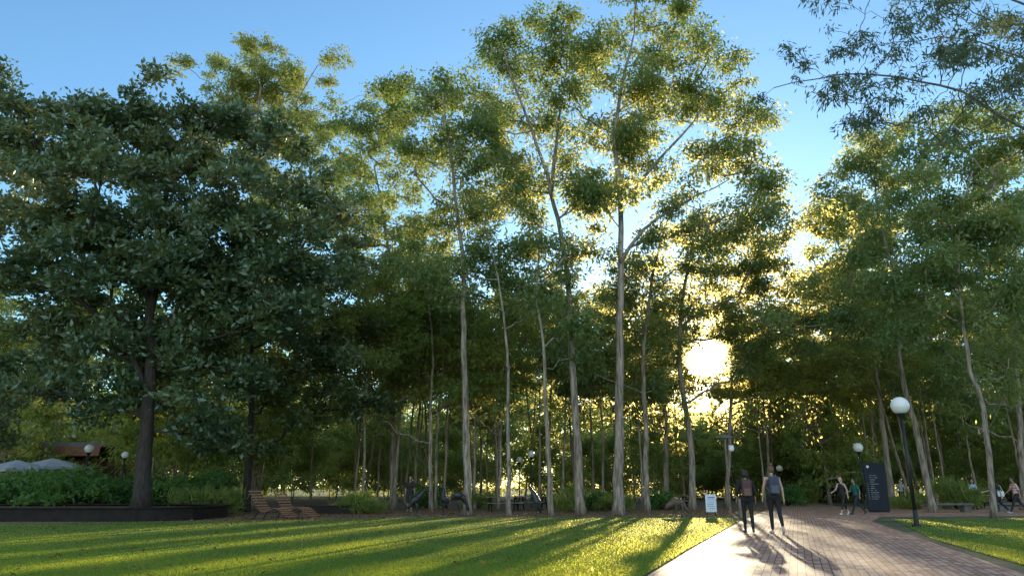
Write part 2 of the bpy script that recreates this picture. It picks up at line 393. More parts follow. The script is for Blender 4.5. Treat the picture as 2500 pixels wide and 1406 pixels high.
hero('gum_tree', 'tall pale gum tree whose bare trunk stands beside the arched dark sculpture', 34, [(1142,1258),(1136,1000),(1132,800),(1128,620),(1110,470),(1095,330),(1080,230)], 20,
     [(1060,215,90,50),(1130,240,70,60),(1000,330,85,60),(1120,390,100,90),(1030,480,90,80),(1200,320,60,70),(1150,520,80,70),(1080,600,70,60),(990,210,40,40),(1180,620,60,60),(1050,700,60,50)], bare=True, dens=1.1)
hero('gum_tree', 'forked gum tree at the back left of the lawn behind the bird sculptures', 46, [(960,1240),(958,900),(960,700),(935,520),(910,400)], 18,
     [(900,390,90,80),(970,310,60,60),(860,540,90,100),(950,600,90,100),(1000,700,80,90),(870,720,90,80),(1060,760,60,60),(800,470,50,60),(930,480,70,60)], **FAR, dens=1.0)
hero('gum_tree', 'thin gum tree right of the arched sculpture with a bare trunk and light crown', 33, [(1243,1262),(1241,1050),(1238,850),(1215,680),(1180,540)], 12,
     [(1180,560,90,70),(1250,680,80,80),(1150,680,70,60),(1290,560,70,70),(1220,480,70,70),(1280,380,50,70)], dens=.8, bare=True)
hero('gum_tree', 'slim gum tree leaning left beside the upright curved sculpture', 33, [(1345,1266),(1336,1050),(1325,850),(1310,700),(1320,560)], 14,
     [(1330,600,80,80),(1290,740,60,60),(1390,720,60,80),(1430,640,50,60),(1400,800,50,50)], dens=.75, bare=True)
hero('gum_tree', 'tall gum tree with long crooked trunk bending left to a flat-topped crown', 35, [(1418,1256),(1408,1050),(1395,850),(1382,650),(1345,470),(1300,320),(1255,200),(1230,130)], 23,
     [(1195,110,65,45),(1290,90,85,50),(1385,80,65,50),(1250,190,90,60),(1330,280,100,70),(1420,390,90,80),(1250,420,80,80),(1400,180,60,60),(1350,480,90,70),(1450,520,60,70),(1210,300,60,60)],
     extra=[([(1345,470),(1360,330),(1375,220),(1390,110)], 12)], bare=True, dens=1.1)
hero('gum_tree', 'tallest gum tree, straight grey trunk and broad crown reaching the top of the picture', 34, [(1510,1256),(1512,1000),(1514,780),(1518,600),(1512,450),(1500,330),(1520,200),(1545,100)], 27,
     [(1570,60,90,60),(1660,90,75,70),(1470,160,80,80),(1600,210,120,80),(1730,230,90,80),(1690,370,120,90),(1800,430,80,80),(1560,400,100,90),(1440,280,70,70),(1640,520,110,80),(1770,550,90,70),(1810,310,45,50),(1850,490,40,60),(1540,0,90,40),(1710,130,40,50),(1560,300,80,60)],
     extra=[([(1514,500),(1600,400),(1690,300),(1730,240)], 12), ([(1514,640),(1570,560),(1660,500),(1780,440)], 11)], bare=True, dens=1.15)
hero('gum_tree', 'gum tree with narrow trunk just right of the tallest gum', 40, [(1580,1250),(1577,1000),(1572,850),(1600,650),(1640,500)], 16,
     [(1640,640,95,80),(1550,700,80,80),(1690,720,60,60),(1590,830,60,60),(1480,740,70,80),(1450,870,50,50)], dens=.85, bare=True)
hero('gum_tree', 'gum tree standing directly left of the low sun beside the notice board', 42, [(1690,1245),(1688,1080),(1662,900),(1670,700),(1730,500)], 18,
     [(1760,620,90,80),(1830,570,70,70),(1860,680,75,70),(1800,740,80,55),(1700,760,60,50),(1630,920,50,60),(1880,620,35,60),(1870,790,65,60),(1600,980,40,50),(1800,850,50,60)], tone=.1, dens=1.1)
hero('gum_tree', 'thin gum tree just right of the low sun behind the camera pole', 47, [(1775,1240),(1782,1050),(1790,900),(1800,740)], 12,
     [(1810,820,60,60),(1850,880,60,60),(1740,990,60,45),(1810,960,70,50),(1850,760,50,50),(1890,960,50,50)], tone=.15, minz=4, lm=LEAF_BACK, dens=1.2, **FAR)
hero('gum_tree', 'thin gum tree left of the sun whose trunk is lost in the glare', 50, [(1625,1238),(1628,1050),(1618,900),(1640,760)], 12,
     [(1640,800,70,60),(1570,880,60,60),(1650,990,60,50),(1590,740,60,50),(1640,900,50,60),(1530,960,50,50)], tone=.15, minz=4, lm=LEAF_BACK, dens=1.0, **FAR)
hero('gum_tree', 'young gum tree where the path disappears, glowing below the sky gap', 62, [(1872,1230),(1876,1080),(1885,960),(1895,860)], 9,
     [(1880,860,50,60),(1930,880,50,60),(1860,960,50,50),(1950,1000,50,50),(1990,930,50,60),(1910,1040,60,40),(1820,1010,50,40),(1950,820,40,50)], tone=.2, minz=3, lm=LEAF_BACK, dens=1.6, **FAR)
hero('gum_tree', 'tall gum tree rising behind the big dark tree, golden leaf clumps against blue sky', 50, [(625,1242),(630,800),(625,400),(630,250),(640,150)], 22,
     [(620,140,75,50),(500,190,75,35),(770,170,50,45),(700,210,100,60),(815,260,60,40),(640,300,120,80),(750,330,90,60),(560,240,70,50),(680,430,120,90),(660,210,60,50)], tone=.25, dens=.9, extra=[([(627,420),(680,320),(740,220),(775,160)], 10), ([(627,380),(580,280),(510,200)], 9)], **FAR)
hero('gum_tree', 'gum tree with crown leaning left at the plaza edge behind the tall globe lamp', 38, [(2278,1252),(2250,1080),(2205,880),(2180,700),(2150,560),(2130,430)], 17,
     [(2110,400,80,80),(2080,510,60,70),(2190,500,100,100),(2100,650,110,90),(2040,760,50,70),(2170,330,60,50),(2140,800,90,80),(2210,640,80,70)], bare=True, dens=1.1)
hero('gum_tree', 'gum tree with crown bulging over the path right of the sky gap', 47, [(2180,1238),(2150,1000),(2120,800),(2060,620)], 17,
     [(2045,590,40,80),(2090,620,80,90),(2060,830,90,80),(2010,700,35,60),(2150,760,90,90),(2030,910,60,60),(2100,930,70,50)], dens=1.2, tone=.15, lm=LEAF_BACK, **FAR)
hero('gum_tree', 'dense dark crowned gum at the right edge over the benches', 31, [(2425,1252),(2400,1000),(2360,850),(2350,600),(2370,420)], 15,
     [(2380,400,120,110),(2460,330,90,80),(2280,440,80,70),(2300,560,110,120),(2430,620,120,130),(2310,770,120,100),(2450,850,90,100),(2230,660,70,80)], dens=1.1)
hero('gum_tree', 'gum tree cut off by the right edge of the picture', 42, [(2500,1240),(2490,900),(2470,700),(2490,500)], 18,
     [(2490,470,100,150),(2400,950,100,70),(2520,760,100,110),(2280,900,80,70),(2400,560,90,90)])
hero('gum_tree', 'mid height gum filling the gap between the left gum trunks and the dark trees', 41, [(1052,1248),(1050,1000),(1060,850),(1040,700)], 11,
     [(1060,820,80,60),(980,860,70,60),(900,880,70,60),(960,980,60,40)], dens=.7)
hero('magnolia_tree', 'huge dark broadleaf tree filling the left, thick black trunk in the raised planter', 32, [(345,1240),(355,1050),(368,900),(368,780),(385,660),(400,520),(420,380)], 42,
     [(60,260,110,60),(60,420,120,110),(210,290,100,70),(240,390,120,100),(390,270,80,70),(440,360,120,90),(580,370,90,70),(140,560,150,110),(400,520,170,130),(600,500,140,110),(720,600,80,100),(80,740,130,100),(280,680,130,90),(490,710,150,110),(660,750,110,110),(30,930,90,110),(170,950,100,80),(470,950,110,90),(560,850,120,90),(330,830,90,70),(740,480,50,60),(520,1060,90,50),(320,300,80,70),(500,290,60,50),(150,350,80,60),(330,470,120,90),(20,320,80,80),(250,560,100,80),(520,600,100,70),(60,600,90,80),(100,850,90,60)],
     LEAF_DARK, BARK_DARK, dens=1.05, basez=.4, blob=(.5,1.2), twigs=15, per=22, L=.31, Wd=.14, droop=-.15, tip=.022, minz=2.5, tw=.26, back=1.0, tone=.03,
     extra=[([(362,960),(300,830),(200,740),(90,650),(10,610)], 20), ([(366,860),(440,740),(540,640),(640,560)], 18), ([(352,1020),(300,1000),(220,1000)], 12), ([(368,760),(330,620),(240,470),(200,350)], 18), ([(362,900),(430,850),(540,820),(640,790)], 13)])
hero('broadleaf_tree', 'dark leafy tree with straight trunk behind the sun loungers', 39, [(598,1246),(603,1050),(612,850),(640,700)], 22,
     [(700,700,110,90),(780,800,110,110),(650,850,100,90),(830,930,90,80),(720,960,110,80),(860,830,70,70),(790,650,80,70)], LEAF_DARK, BARK_DARK, dens=.8, twigs=14, per=22, L=.30, Wd=.13, droop=0, tone=.12, tw=.26)
Y = 13
near = hero('gum_tree', 'near gum tree overhanging the top right corner with sparse hanging leaves', Y,
     [(3000,1300),(2960,900),(2900,600),(2800,350),(2760,100)], 60,
     [(2080,140,120,40),(1960,190,90,30),(1930,240,60,20),(2200,100,110,70),(2330,60,120,70),(2450,60,90,80),(2420,190,100,80),(2300,200,110,60),(2110,300,70,50),(2200,330,80,30),(2060,60,60,60),(2050,0,70,30),(2230,10,110,45),(2460,280,60,50),(2520,130,70,120),(2150,215,90,35),(2110,240,60,50),(2350,0,110,50),(2380,130,90,60)],
     LEAF_NEAR, noise_mat('grey twig bark', (.11,.095,.085), (.24,.21,.19), 6, .85), dens=24, dz=1.1, blob=(.16,.38), twigs=7, per=16, L=.14, Wd=.03, droop=.5, tip=.005, minz=3, tw=.10, steps=.4, back=0,
     extra=[([(2850,450),(2500,315),(2350,225),(2150,185),(2000,190),(1890,215)], 12), ([(2820,400),(2600,210),(2440,120),(2290,90),(2150,110)], 9), ([(2700,392),(2500,335),(2330,350),(2180,365)], 6), ([(2780,200),(2600,60),(2400,-20),(2200,-40)], 11)])

# background protos, in metres
def proto(h, lo, wd, n, seed, lm, br=BARK_BACK, L=.32, Wd=.125, rad=.0068, **k):
    global rng
    rng = np.random.default_rng(seed)
    lean = rng.normal(size=2)*.05*h
    tr = [(0,0,0),(lean[0]*.3,lean[1]*.3,h*.35),(lean[0]*.2,lean[1]*.7,h*.65),(lean[0],lean[1],h*.93)]
    E = []
    for i in range(n):
        t = (i+.5)/n; z = lo+(h-lo)*t; a = rng.random()*6.28; rr = wd*(.45+.55*math.sin(math.pi*min(1, t*.85+.15)))*rng.random()**.5
        E.append(((lean[0]*t+rr*math.cos(a), lean[1]*t+rr*math.sin(a), z), (wd*.55, wd*.55, (h-lo)/n*1.0), 5))
    k.setdefault('twigs', 10); k.setdefault('per', 19)
    return tree('gum_tree', 'x', 'tree', (0,0,0), [tr], h*rad, E, lm, br, L=L, Wd=Wd, tip=.022, minz=lo*.5, group='x', **k)
P_G = [proto(19, 9.5, 3.4, 10, 11, LEAF_BACK), proto(17, 9, 3.0, 9, 12, LEAF_BACK), proto(21, 11, 3.6, 10, 13, LEAF_BACK), proto(15, 8, 2.8, 8, 14, LEAF_GUM)]
P_M = [proto(13.5, 6.2, 3.0, 7, 15, LEAF_BACK), proto(12, 6, 2.6, 6, 16, LEAF_BACK), proto(15.5, 7, 3.0, 8, 17, LEAF_BACK)]
P_U = [proto(8, 1.6, 2.8, 8, 21, LEAF_BACK), proto(6, .9, 2.4, 7, 22, LEAF_BACK), proto(9.5, 2.6, 2.8, 8, 23, LEAF_BACK)]
P_T = [proto(12, 7.5, 1.6, 4, 41, LEAF_BACK, twigs=6, rad=.0075), proto(14, 9, 1.8, 4, 42, LEAF_BACK, twigs=6, rad=.007)]
rng = np.random.default_rng(99)
used = set(); TREES = []
def put(pr, x, y, s, label, group, name):
    loc = (x, y, 0); rz = random.random()*6.28
    if id(pr) not in used:
        used.add(id(pr)); o = pr; o.location = loc; o.rotation_euler = (0,0,rz); o.scale = (s,s,s)
    else: o = dup(pr, loc, rz, s=(s*random.uniform(.9,1.1), s*random.uniform(.9,1.1), s))
    o['label'] = label; o['group'] = group; o['category'] = 'tree'; o.name = name
    return o
PTS = []
def scatter(n, pxr, Yr, prs, sr, sep, label, group, name, avoid=None):
    c = 0; tries = 0
    while c < n and tries < 4000:
        tries += 1
        Yv = random.uniform(*Yr); px = random.uniform(*pxr); x = (px-1250)/F*Yv*1.0
        if any((x-a)**2+(Yv-b)**2 < sep*sep for a, b in PTS): continue
        if inpoly(np.array([x]), np.array([Yv]), path)[0]: continue
        if avoid and avoid(px, x, Yv): continue
        PTS.append((x, Yv)); put(random.choice(prs), x, Yv, random.uniform(*sr), label, group, name); c += 1
sung = lambda px, x, Y: 1660 < px < 1770 or 1860 < px < 2060
scatter(17, (-150, 900), (46, 72), P_G, (.85, 1.05), 3.2, 'slender gum tree in the shaded woods behind the big dark tree', 'gum trees behind the left planter', 'gum_tree')
scatter(14, (900, 1690), (48, 72), P_G, (.8, .95), 3.6, 'slender gum tree in the woods directly behind the lawn sculptures', 'gum trees behind the lawn', 'gum_tree', sung)
scatter(7, (860, 1560), (40, 54), P_M, (.85, 1.0), 3.6, 'mid height gum tree standing between the tall gums and the picnic tables', 'mid height gum trees behind the lawn', 'gum_tree', sung)
scatter(6, (1770, 1860), (62, 90), P_G+P_M, (.65, .85), 2.8, 'slender gum tree in the sunlit woods right of the sun', 'gum trees beside the sun', 'gum_tree', sung)
scatter(17, (2080, 2650), (45, 75), P_G+P_M, (.9, 1.05), 3.0, 'slender gum tree in the woods behind the plaza', 'gum trees behind the plaza', 'gum_tree')
scatter(24, (880, 1900), (42, 66), P_T, (.85, 1.15), 1.6, 'thin young gum tree with a tiny crown, one of many slender trunks behind the lawn', 'thin young gum trees behind the lawn', 'young_gum_tree', lambda px, x, Y: 1670 < px < 1760)
scatter(9, (2100, 2550), (44, 62), P_T, (.85, 1.15), 1.6, 'thin young gum tree with a tiny crown behind the plaza', 'thin young gum trees behind the plaza', 'young_gum_tree')
scatter(26, (-150, 950), (42, 85), P_U, (.85, 1.25), 2.5, 'low leafy understorey tree in the woods behind the raised planter', 'understorey trees on the left', 'understorey_tree')
scatter(20, (950, 1700), (62, 92), P_U, (.8, 1.15), 2.3, 'low leafy understorey tree in the woods beyond the picnic tables', 'understorey trees in the middle', 'understorey_tree')
scatter(22, (1700, 2010), (64, 98), P_U, (.9, 1.4), 1.9, 'low leafy understorey tree lit gold beneath the sun', 'understorey trees beneath the sun', 'understorey_tree')
scatter(24, (1990, 2650), (52, 90), P_U, (.9, 1.3), 2.3, 'low leafy understorey tree in the woods beyond the plaza', 'understorey trees on the right', 'understorey_tree')
for p in P_G+P_U+P_M+P_T:
    if id(p) not in used:
        for ch in list(p.children): bpy.data.objects.remove(ch)
        bpy.data.objects.remove(p)
# distant woods
nb = 2400; xx = rng.uniform(-125, 125, nb); yy = rng.uniform(96, 125, nb); hh = 14.5+2.5*np.sin(xx*.13)+2.5*np.sin(xx*.37+1); zz = rng.random(nb)**.8*hh
V, S = leaf_cloud(np.stack([xx, yy, zz], 1), np.full(nb, 2.4), 10, 12, .7, .32, .3, .8, .8)
dw = tag(link('distant_woods', quads('distant_woods', V, S), LEAF_BACK), 'far mass of woodland foliage closing the view behind the trees', 'woods', kind='stuff')
for o in list(COL.objects):
    if o.type == 'MESH' and o.name.split('.')[0] == 'crown' and o.parent is not near: carve(o, o.parent)
carve(dw, None); dw.data.name = 'distant_woods'

# ------------------------------------------------------------------ shrubs
def bush(seed, r, h, lm, L=.2, Wd=.09, droop=0, n=22, label='x'):
    global rng
    rng = np.random.default_rng(seed); mb = MB(); B = []
    for i in range(n):
        a = rng.random()*6.28; q = r*.8*rng.random()**.5; p = np.array([q*math.cos(a), q*math.sin(a), h*(.25+.65*rng.random()*(1-.4*q/r))]); B.append(p)
        mb.tube([(0,0,0), p*np.array([.4,.4,.5]), p], [.03,.02,.008], 4, False)
    t = thing('shrub', label, 'shrub', (0,0,0)); mb.build('stem', BARK_DARK, t)
    V, S = leaf_cloud(np.array(B), np.full(n, r*.33), 9, 16, L, Wd, droop, .8, .13)
    link('foliage', quads('foliage', V, S), lm, t); return t
BU = [bush(31, 1.5, 1.9, LEAF_BUSH), bush(32, 1.0, 1.1, LEAF_BUSH, n=16), bush(33, 1.3, 1.3, LEAF_BACK, .5, .04, -.8, n=16)]
def shrub(k, px, Yv, z, s, label, group=None):
    b = BU[k]; x = (px-1250)/F*Yv*1.0
    if id(b) not in used: used.add(id(b)); o = b; o.location = (x, Yv, z); o.scale = (s,s,s)
    else: o = dup(b, (x, Yv, z), random.random()*6.28, s=(s,s,s*random.uniform(.8,1.15)))
    o['label'] = label
    if group: o['group'] = group
for i, (k, px, Yv, s) in enumerate([(0,60,36.5,1.1),(0,130,37,1.15),(0,215,34.6,1.15),(0,262,38,1.1),(0,300,35,1.0),(0,400,37,1.0),(0,465,36,1.2),(0,540,38,1.0),(1,10,35,1.2),(1,420,35,.9),(1,350,36,1.0),(1,140,34.6,1.2)]):
    shrub(k, px, Yv, 0, s, 'leafy green shrub behind the raised planter around the big dark tree', 'shrubs behind the raised planter')
for k, px, Yv, s, l in [(2,905,36,.8,'low dark strappy shrub left of the leftmost sculpture'),(2,870,37,.7,'small strappy shrub beside the low shrub behind the lawn'),
    (2,500,34.8,.9,'strappy shrub behind the rounded end of the planter'),(2,560,35,.9,'strappy shrub between the planter end and the dark leafy tree'),
    (2,1385,40,.9,'sunlit strappy shrub left of the crooked gum trunk'),(1,1455,41,1.0,'low sunlit shrub between two gum trunks'),(2,1490,40,.8,'strappy shrub beside the tallest gum trunk'),
    (2,1925,58,1.2,'rounded shrub at the left of where the path disappears'),(1,1895,52,1.3,'green shrub behind the walkers left of the path end'),(2,2290,44,1.2,'spiky shrub at the plaza behind the bench'),
    (0,1970,72,1.2,'green shrub far down the path'),(2,2180,44,.9,'tufted shrub right of the sign totem'),(1,1600,43,.9,'low shrub behind the brown sculpture'),(0,2060,62,1.3,'bushy shrub behind the walking pair on the plaza'),
    (1,1050,46,1.1,'low bush behind the upright beaked sculpture'),(0,2420,60,1.2,'leafy shrub behind the people at the right edge'),(2,1170,44,.8,'tufted shrub left of the picnic table')]:
    shrub(k, px, Yv, 0, s, l)

# ------------------------------------------------------------------ raised planter
def round_rect(x0, x1, y0, y1, r, n=10):
    pts = []
    for cx, cy, a0 in ((x1-r, y1-r, 0), (x0+r, y1-r, 90), (x0+r, y0+r, 180), (x1-r, y0+r, 270)):
        for i in range(n+1): a = R(a0+90*i/n); pts.append((cx+r*math.cos(a), cy+r*math.sin(a)))
    return pts
pl = thing('raised_planter', 'long low dark steel edged planter bed with rounded end under the big tree', 'planter', (-26, 27.5, 0))
outer = round_rect(-14, 13.9, .4, 6.4, 2.2); inner = round_rect(-13.9, 13.8, .5, 6.3, 2.1); n = len(outer)
def ring(z0, z1, A, Bn):
    v = [(x, y, z0) for x, y in A]+[(x, y, z1) for x, y in A]+[(x, y, z1) for x, y in Bn]+[(x, y, z0) for x, y in Bn]
    f = []
    for i in range(n):
        j = (i+1) % n
        for k in range(4): f.append([k*n+i, k*n+j, ((k+1) % 4)*n+j, ((k+1) % 4)*n+i])
    return MB().add(v, f)
ring(0.02, .46, outer, inner).build('wall', STEEL, pl)
ring(.463, .50, round_rect(-14.08, 13.98, .32, 6.48, 2.28), round_rect(-13.7, 13.6, .7, 6.1, 1.9)).build('rim', STEEL, pl)
MB().add([(x, y, .40) for x, y in inner], [list(range(n))]).build('soil', MULCH, pl)

# ------------------------------------------------------------------ lamps
def lamp(px, py, Yv, label, r=.30):
    g = W(px, py, Yv); h = g[2]; q = min(1, r/.27)
    t = thing('globe_lamp', label, 'lamp', (g[0], Yv, 0), group='globe lamps')
    MB().tube([(0,0,0),(0,0,.06),(0,0,.07),(0,0,.5),(0,0,.52)], [.14,.14,.075,.07,.055], 12).build('base', BLACK, t, smooth=False)
    MB().tube([(0,0,.5),(0,0,h-r-.08)], [.055*q,.045*q], 12).build('post', BLACK, t, smooth=True)
    MB().tube([(0,0,h-r-.14),(0,0,h-r-.04),(0,0,h-r*.86)], [.05*q,.11*q,.15*q], 14).build('collar', BLACK, t)
    MB().ball((0,0,h), (r,r,r), 4).build('globe', OPAL, t, smooth=True)
lamp(2197, 990, 24.2, 'large near globe lamp on black post standing in the right lawn', .29)
lamp(2095, 1092, 44, 'globe lamp behind the navy sign totem', .28)
lamp(2360, 1148, 80, 'small distant globe lamp above the people at the right edge')
lamp(1903, 1143, 60, 'globe lamp seen just above the head of the walker with the bun', .26)
lamp(218, 1095, 35.6, 'globe lamp above the shrubs at the far left near the umbrellas', .21)
lamp(306, 1110, 36.0, 'globe lamp just left of the thick dark trunk', .17)
lamp(1297, 1108, 47, 'globe lamp in the woods above the upright curved sculpture', .22)
lamp(1268, 1122, 55, 'smaller globe lamp further back in the middle of the woods', .22)
b = G(1784, 1256); t = thing('camera_pole', 'slim pole with flat lantern head and white dome camera beside the path', 'pole', b)
H = W(1772, 1068, b[1])[2]
MB().tube([(0,0,0),(0,0,.1),(0,0,.12),(0,0,H)], [.09,.09,.055,.045], 10).build('post', GREYTIM, t)
MB().tube([(0,0,H-.5),(.22,-.02,H-.42)], [.025,.025], 6).build('arm', BLACK, t)
c_ = MB().ball((.26,-.04,H-.52), (.13,.13,.13), 3).build('camera_dome', OPAL, t, smooth=True)
MB().tube([(.26,-.04,H-.45),(.26,-.04,H-.36)], [.14,.11], 12).build('camera_hood', WHITE, c_)
MB().box((-.05,0,H+.02), (.75,.32,.09)).box((-.05,0,H+.1), (.5,.2,.07)).build('lantern_head', CONC, t, bevel=.02)

# ------------------------------------------------------------------ signs
b = G(2147, 1250); Yv = b[1]; m = Yv*.97/F
t = thing('sign_totem', 'tall navy wayfinding sign totem with white text lines beside the plaza', 'sign', b, R(-14))
wd, ht = 48*m, W(2140,1130,Yv)[2]
MB().box((0,0,ht/2+.04), (wd,.16,ht-.08)).build('panel', NAVY, t, bevel=.015)
MB().box((0,0,.05), (wd*.92,.14,.1)).build('base', STEEL, t)
lt = MB(); random.seed(5)
for i in range(12):
    z = ht-.62-i*.105; x = -wd*.26
    l = random.uniform(.18,.40)
    for q in np.arange(0, l, .034):
        if random.random() < .85: lt.box((x+q, -.083, z), (.022, .006, random.uniform(.014,.024)))
    if random.random() < .6: lt.add([(-wd*.40,-.084,z-.014),(-wd*.36,-.084,z),(-wd*.40,-.084,z+.014)], [[0,1,2]])
lt.build('lettering', PRINT, t)
lg = MB()
lg.add([(-.36*wd,-.084,ht-.12),(-.24*wd,-.084,ht-.12),(-.24*wd,-.084,ht-.20),(-.30*wd,-.084,ht-.26),(-.36*wd,-.084,ht-.20)], [[0,1,2,3,4]]); lg.build('emblem', WHITE, t)
b = G(1738, 1262); m = b[1]*.97/F
t = thing('notice_board', 'small white notice board on a thin dark stand at the lawn edge near the sun', 'sign', b, R(3))
H = W(1738,1206,b[1])[2]; wd = 26*m
MB().box((0,0,H-.36), (wd,.03,.72)).build('panel', WHITE, t)
for s in (-1,1): MB().box((s*wd*.4,.035,H*.42), (.025,.03,H*.84)).build('leg', STEEL, t)
q = MB()
for i in range(6): q.box((random.uniform(-.03,.03), -.0185, H-.13-i*.09), (wd*random.uniform(.4,.7), .004, .02 if i else .05))
q.build('lettering', flat('blue print', (.15,.25,.55)), t)

# ------------------------------------------------------------------ loungers
prof = [(-.95,1.12),(-.78,.92),(-.55,.62),(-.32,.38),(-.08,.28),(.2,.34),(.5,.42),(.72,.36),(.98,.2),(1.15,.1)]
PR = smooth_line([(x, 0, z) for x, z in prof], .06, 0)
def lounger(loc, rz, label):
    t = thing('sun_lounger', label, 'lounger', loc, rz, 'slatted timber sun loungers')
    s = MB(); acc = 0
    for i in range(1, len(PR)):
        acc += np.linalg.norm(PR[i]-PR[i-1])
        if acc > .085:
            acc = 0; d = PR[i]-PR[i-1]; s.box(PR[i]+np.array([0,0,.02]), (.056,.66,.024), ry=-math.atan2(d[2], d[0]))
    s.build('slats', TIMBER, t)
    for y in (-.27,.27):
        MB().tube(PR+np.array([0,y,-.02]), .022, 6).build('side_rail', BLACK, t)
    for x0, x1, z in ((-.3,-.62,.36),(.5,.62,.38)):
        for y in (-.27,.27): MB().tube([(x0,y,z),(x1,y,0)], .02, 6).build('leg', BLACK, t)
lounger(G(658,1268), R(-26), 'timber slat sun lounger, left of the pair, at the lawn edge')
lounger(G(711,1266)+np.array([0,.2,0]), R(-30), 'timber slat sun lounger, right of the pair, at the lawn edge')

# ------------------------------------------------------------------ tables & benches
def picnic(loc, rz, label, L=1.9):
    t = thing('picnic_table', label, 'table', loc, rz, 'picnic tables under the gum trees')
    a = MB()
    for i in range(5): a.box((0, -.32+i*.16, .74), (L,.14,.04))
    a.build('tabletop', GREYTIM, t)
    for s in (-1,1):
        MB().box((0, s*.72-.07, .44), (L,.13,.04)).box((0, s*.72+.08, .44), (L,.13,.04)).build('seat', GREYTIM, t)
    for x in (-L*.36, L*.36):
        l = MB().box((x,0,.69), (.07,.72,.07)).box((x,0,.38), (.07,1.6,.07))
        l.tube([(x,-.25,.7),(x,-.55,0)], .04, 6).tube([(x,.25,.7),(x,.55,0)], .04, 6).build('leg', STEEL, t)
picnic(G(1228,1248), R(10), 'grey picnic table behind the thin gum trunk left of the curved sculpture')
picnic(G(1300,1245), R(-20), 'grey picnic table behind the upright curved sculpture')
picnic(G(1635,1241), R(5), 'long picnic table behind the brown sculpture left of the notice board', 2.6)
picnic(G(2400,1240), R(15), 'picnic table by the people at the right edge of the plaza')
def slab(name, label, c, size, rz, m=CONC):
    t = thing(name, label, 'bench', c, rz)
    MB().box((0,0,size[2]-.05), (size[0],size[1],.1)).build('seat', m, t, bevel=.01)
    for s in (-1,1): MB().box((s*size[0]*.36,0,(size[2]-.1)/2), (.3,size[1]*.8,size[2]-.102)).build('leg', CONC, t)
slab('concrete_bench', 'low concrete bench left of the people at the right edge', G(2318,1250), (2.4,.5,.45), R(4))
slab('concrete_bench', 'low concrete bench furthest right on the plaza', G(2480,1248), (2.2,.5,.45), R(0))
t = thing('retaining_wall', 'low dark retaining wall behind the loungers', 'wall', G(810,1254))
MB().box((0,0,.18), (2.6,.25,.36)).build('wall_body', STEEL, t, bevel=.01)
MB().box((0,0,.375), (2.66,.31,.03)).build('coping', STEEL, t)
b = G(1783,1262); t = thing('bollard', 'short timber bollard at the path edge under the camera pole', 'bollard', (b[0]+.15, b[1]-1.0, 0))
MB().box((0,0,.4), (.14,.14,.8)).build('post', GREYTIM, t, bevel=.02); MB().box((0,0,.8), (.16,.16,.04)).build('cap', STEEL, t, bevel=.01)

# ------------------------------------------------------------------ pavilion and umbrellas
b = W(95, 1190, 50); t = thing('pavilion', 'low brown clad pavilion with flat roof behind the umbrellas', 'building', (b[0]-2.5, 50, 0))
MB().box((0,3,1.5), (13,6,3.0)).build('wall', BROWN, t)
MB().box((0,2.4,3.95), (14.5,8.5,.28)).build('roof', ROOF, t); MB().box((0,-1.95,3.5), (14.6,.12,.6)).build('fascia', BROWN, t)
for x in (-5,-1.5,2,5):
    wn = MB().box((x,-.03,1.6), (2.2,.08,1.6)).build('window', STEEL, t); MB().box((x,-.08,1.6), (2.0,.03,1.4)).build('pane', GLASS, wn)
    MB().box((x+1.4,-1.8,1.6), (.14,.14,3.2)).build('post', STEEL, t)
def umbrella(px, py, Yv, r, label):
    c = W(px, py, Yv); h = c[2]; t = thing('market_umbrella', label, 'umbrella', (c[0], Yv, 0), R(20), 'grey market umbrellas')
    v = [(0,0,h)]+[(r*math.cos(R(45*i)), r*math.sin(R(45*i)), h-.5) for i in range(8)]+[(r*math.cos(R(45*i)), r*math.sin(R(45*i)), h-.66) for i in range(8)]
    MB().add(v, [[0,1+i,1+(i+1)%8] for i in range(8)]+[[1+i,9+i,9+(i+1)%8,1+(i+1)%8] for i in range(8)]).build('canopy', CANVAS, t)
    MB().tube([(0,0,.05),(0,0,h-.04)], .035, 8).build('pole', STEEL, t); MB().tube([(0,0,0),(0,0,.08)], .35, 14).build('base', CONC, t)
umbrella(45, 1122, 41, 1.9, 'grey market umbrella at the far left edge')
umbrella(130, 1118, 43, 2.0, 'grey market umbrella nearer the first globe lamp')

